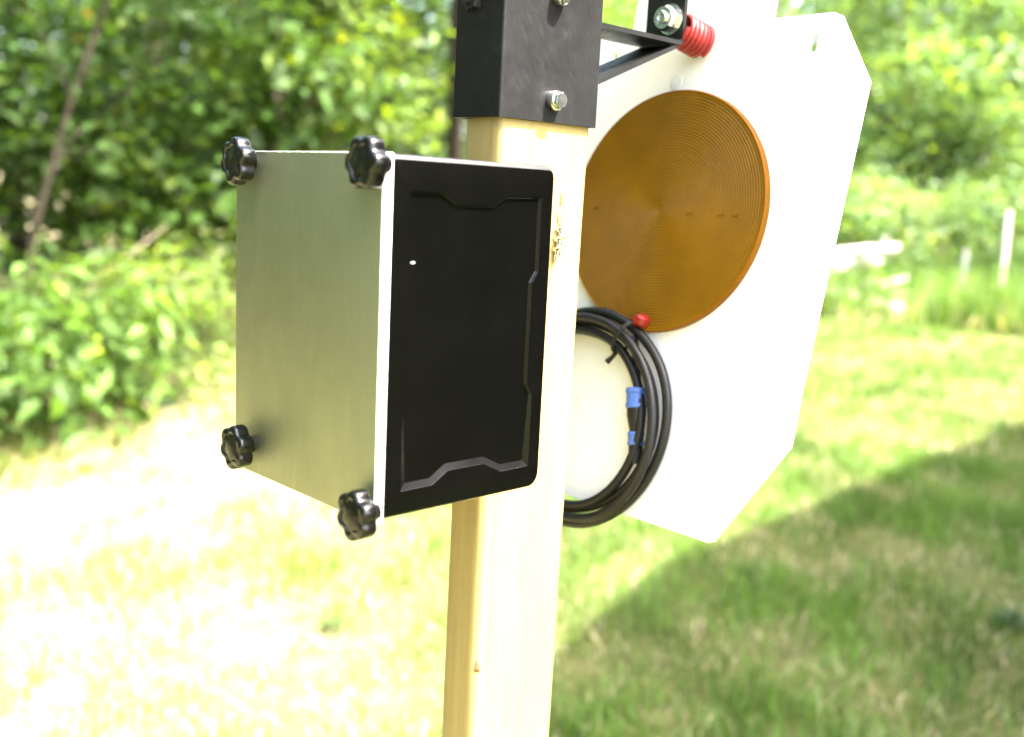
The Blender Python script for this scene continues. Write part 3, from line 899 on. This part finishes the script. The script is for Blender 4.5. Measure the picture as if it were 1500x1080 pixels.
# far right trees and bushes beyond the lawn
FR = [
    ('tall pale bush tree right of the white panel', 20.5, 13.0, 8.0, 3.2, 13000, .15, F3, 41, .03, .12),
    ('bright round tree behind the log pile', 21.5, 10.6, 7.4, 2.8, 13000, .15, F2, 42, .04, .12),
    ('broad tree standing between the log pile and the far right edge', 24.5, 10.6, 7.6, 3.0, 12000, .155, F3, 43, .05, .16),
    ('sunlit tree at the far right edge behind the stake', 23.0, 7.0, 6.4, 2.6, 13000, .15, F3, 44, .06, .14),
    ('yellow green tree seen above the steel arm', 14.5, 13.5, 7.0, 2.4, 6000, .17, G3, 45, .12, .10),
    ('tall tree standing farthest behind the panel', 19.0, 17.5, 10.0, 3.6, 12000, .155, F2, 46, .08, .16),
]
for lab, x, y, h, r, n, s, c, sd_, low, tr in FR:
    plant('field_tree', lab, 'tree', (x, y), h, r, n, s, c, sd_, low, 'trees beyond the lawn', trunk=tr, nclump=60, clump=r * .19, yellow=.2, red=0, var=.35)

for lab, x, y, h, r, c, sd_ in (
        ('low round bush left of the log pile under the pale tree', 16.6, 9.6, 2.3, 1.5, F2, 61),
        ('low leafy bush right behind the log pile', 18.2, 8.4, 2.0, 1.4, F3, 62),
        ('low bush behind the tall white stake', 19.0, 6.4, 2.4, 1.5, F2, 63)):
    plant('field_bush', lab, 'bush', (x, y), h, r, 5200, .11, c, sd_, .02, 'bushes at the far end of the lawn', trunk=.04, nclump=44, clump=r * .22, yellow=.15, red=0)

# one mass of wood behind everything
def woods(name, label, spots, nper, lsize, col, seed, hgt):
    rng = np.random.default_rng(seed)
    Ps, Cs = [], []
    bm = bmesh.new()
    for (x, y) in spots:
        h = hgt * rng.uniform(.8, 1.15); r = h * .30
        n = nper
        cs = np.stack([x + rng.normal(size=20) * r * .5, y + rng.normal(size=20) * r * .5, rng.uniform(.08, 1, 20) * h], 1)
        k = rng.integers(0, 20, n)
        Ps.append(cs[k] + rng.normal(size=(n, 3)) * r * .30)
        Cs.append(leaf_cols(rng, n, col, .3, .12, 0))
        add_tube(bm, [(x, y, -.1), (x + rng.normal() * .1, y, h * .4), (x + rng.normal() * .3, y, h * .85)], [h * .014, h * .010, h * .003], 6)
    P = np.concatenate(Ps); P[:, 2] = np.maximum(P[:, 2], .05)
    V, Fc, C4 = leaf_arrays(rng, P, lsize, np.concatenate(Cs), .3, .6)
    o = mesh_from(name, V, Fc, C4, M['leaf'])
    tag(o, label, kind='stuff')
    t = obj('trunks', bm, M['darkbark'], o); t['kind'] = 'stuff'
rg = random.Random(5)
sp = []
for k in range(30):
    f = k / 29
    x = -3.5 + 13.5 * f; y = 10.2 + 4.2 * f
    sp.append((x + rg.uniform(-.5, .5), y + rg.uniform(-.2, 2.2)))
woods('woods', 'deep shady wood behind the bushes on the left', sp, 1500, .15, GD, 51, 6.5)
sp = []
for k in range(34):
    f = k / 33
    a = R_(8 + 60 * f)
    d = 31 + rg.uniform(-1.5, 4)
    sp.append((d * math.cos(a), d * math.sin(a)))
woods('far_woods', 'far line of trees closing the lawn', sp, 1500, .34, F2, 52, 12)
sp = [(-5.2 + k * .42 + rg.uniform(-.3, .3), .2 + k * .82 + rg.uniform(-.3, .3)) for k in range(11)] + [(-8.0 + k * .5 + rg.uniform(-.5, .5), -3.5 + k * 1.2) for k in range(12)]
woods('reflection_woods', 'unseen wood edge added beside the lawn for the cover plate reflection', sp, 1500, .2, G1, 53, 7.5)  # out of view, put in for the aluminium cover to reflect

# ------------------------------------------------------------------ grass
def fieldn(x, y, s, seed):
    r = np.random.default_rng(seed); v = 0
    for i in range(5):
        a = r.uniform(0, 6.28); f = s * r.uniform(.6, 1.9)
        v = v + np.sin(f * (x * math.cos(a) + y * math.sin(a)) + r.uniform(0, 6.28))
    return v / 2.2

def grass_mesh(name, label, n, region, hgt, wid, seed, straw, lean=.5, keep=None, tall=False):
    rng = np.random.default_rng(seed)
    d0, d1, a0, a1 = region
    r = np.sqrt(rng.random(n) * (d1 ** 2 - d0 ** 2) + d0 ** 2) if not tall else rng.uniform(d0, d1, n)
    a = R_(1) * rng.uniform(a0, a1, n)
    x, y = -.34 + r * np.cos(a), -.46 + r * np.sin(a)
    dens = fieldn(x, y, 3.2, 7) * .6 + fieldn(x, y, 11, 8) * .5
    ok = rng.random(n) < np.clip(.68 + .42 * dens, .08, 1)
    if keep is not None: ok &= keep(x, y)
    x, y, dens = x[ok], y[ok], dens[ok]; n = len(x)
    h = hgt * rng.lognormal(0, .32, n) * np.clip(1 + .35 * dens, .5, 1.6)
    dry = np.clip((y - x + .1) / 2.2, 0, 1)
    isdry = rng.random(n) < np.clip(straw + .55 * dry - .25 * dens, .03, .9)
    ang = rng.uniform(0, 6.28, n)
    ln = lean * rng.random(n) + .15
    ln = np.where(isdry, ln + .9, ln)
    dx, dy = np.cos(ang), np.sin(ang)
    w = wid * rng.uniform(.6, 1.4, n) * .5
    wx, wy = -dy * w, dx * w
    zt = h / np.sqrt(1 + ln ** 2); ht = zt * ln
    z0 = np.zeros(n)
    B0 = np.stack([x - wx, y - wy, z0], 1); B1 = np.stack([x + wx, y + wy, z0], 1)
    mx_, my_ = x + dx * ht * .32, y + dy * ht * .32
    M0 = np.stack([mx_ - wx * .8, my_ - wy * .8, zt * .6], 1); M1 = np.stack([mx_ + wx * .8, my_ + wy * .8, zt * .6], 1)
    T = np.stack([x + dx * ht, y + dy * ht, zt], 1)
    V = np.stack([B0, B1, M0, M1, T], 1).reshape(-1, 3)
    i = np.arange(n)[:, None] * 5
    Fc = np.concatenate([i + np.array([[0, 1, 3]]), i + np.array([[0, 3, 2]]), i + np.array([[2, 3, 4]])])
    g = np.array([.088, .165, .028]) * rng.lognormal(0, .3, (n, 1)) * (1 + .2 * fieldn(x, y, 5, 9))[:, None]
    g[:, 0] *= (1 + .5 * dry)
    g *= (1 + .35 * dry)[:, None]
    s = np.array([.36, .32, .20]) * rng.lognormal(0, .25, (n, 1))
    c = np.where(isdry[:, None], s, g)
    o = mesh_from(name, V, Fc, np.repeat(np.clip(c, .008, .6), 5, 0), M['grass'])
    tag(o, label, kind='stuff')
    return o
grass_mesh('grass', 'short lawn grass with straw near the post', 150000, (1.6, 6.2, 5, 92), .055, .0044, 61, .15, .9)
grass_mesh('grass', 'short lawn grass farther out on the lawn', 110000, (6.2, 15, 8, 70), .06, .009, 62, .16, .8)
grass_mesh('grass', 'lawn grass all round the place', 50000, (.2, 5, 92, 360), .05, .008, 63, .25, .9)
grass_mesh('tall_grass', 'tall unmown grass in front of the far trees', 42000, (13.5, 22, 10, 44), .42, .016, 64, .22, .5, tall=True)

# broad leaved weeds in the lawn
def weed(label, x, y, r, n, seed, hgt):
    rng = np.random.default_rng(seed)
    root = empty('weed', (x, y, 0)); tag(root, label, 'weed')
    me = single_leaf_mesh('weed_leaf', r, .5, (.05, .10, .028))
    for i in range(n):
        o = bpy.data.objects.new('leaf', me); COL.objects.link(o); o.parent = root
        o.location = (rng.normal() * r * .25, rng.normal() * r * .25, .01 + hgt * rng.random())
        o.rotation_euler = (rng.normal() * .2, -.35 + rng.normal() * .3, rng.uniform(0, 6.28))
        s = rng.uniform(.6, 1.15); o.scale = (s, s, s)
weed('green broad leaved weed in the shaded lawn at the right edge', 3.17, .70, .07, 16, 1, .05)
weed('green weed tuft in the sunlit lawn left of the post', 1.36, 2.02, .04, 12, 2, .03)

# ------------------------------------------------------------------ bleached logs and white stakes
def log(label, a, b, r0, r1, seed):
    rng = np.random.default_rng(seed)
    a, b = np.array(a), np.array(b)
    pts = [a + (b - a) * f + rng.normal(size=3) * .025 for f in np.linspace(0, 1, 6)]
    bm = bmesh.new()
    add_tube(bm, pts, [r0 + (r1 - r0) * f for f in np.linspace(0, 1, 6)], 10)
    o = obj('log', bm, M['bleached'])
    tag(o, label, 'log', 'bleached logs piled beyond the panel')
log('bleached log lying on top of the pile', (13.60, 7.35, .74), (14.05, 6.50, .88), .05, .075, 1)
log('short bleached log tucked under the top log', (13.80, 7.40, .56), (14.10, 6.75, .66), .085, .065, 2)
log('dark ended bleached log propped in the middle of the pile', (13.55, 7.45, .40), (13.85, 6.75, .78), .06, .05, 3)
log('bleached log lying at the bottom of the pile', (13.55, 7.40, .20), (14.10, 6.40, .42), .07, .05, 4)
log('long bleached pole lying in the grass in front of the pile', (12.70, 7.00, .26), (13.25, 5.88, .10), .055, .07, 5)
log('thin crooked bleached branch sticking up out of the log pile', (13.75, 7.30, .20), (13.95, 6.60, .98), .03, .045, 6)
log('thin bleached branch lying low across the foot of the log pile', (13.30, 7.20, .30), (13.75, 6.15, .24), .035, .05, 7)
def stake(label, base, top, w):
    bm = bmesh.new()
    a, b = Vector(base), Vector(top)
    q = (b - a).to_track_quat('Z', 'Y').to_matrix().to_4x4()
    h = (b - a).length
    add_box(bm, (-w / 2, -w / 2, 0), (w / 2, w / 2, h), w * .12, 1, Matrix.Translation(a) @ q)
    o = obj('stake', bm, M['whitepaint'], None, False)
    tag(o, label, 'stake')
stake('tall thin white stake in the tall grass at the right edge', (15.58, 5.55, -.1), (15.54, 5.58, 1.50), .05)
stake('short white stake top in the tall grass right of the logs', (15.36, 6.04, -.1), (15.35, 6.06, .88), .05)
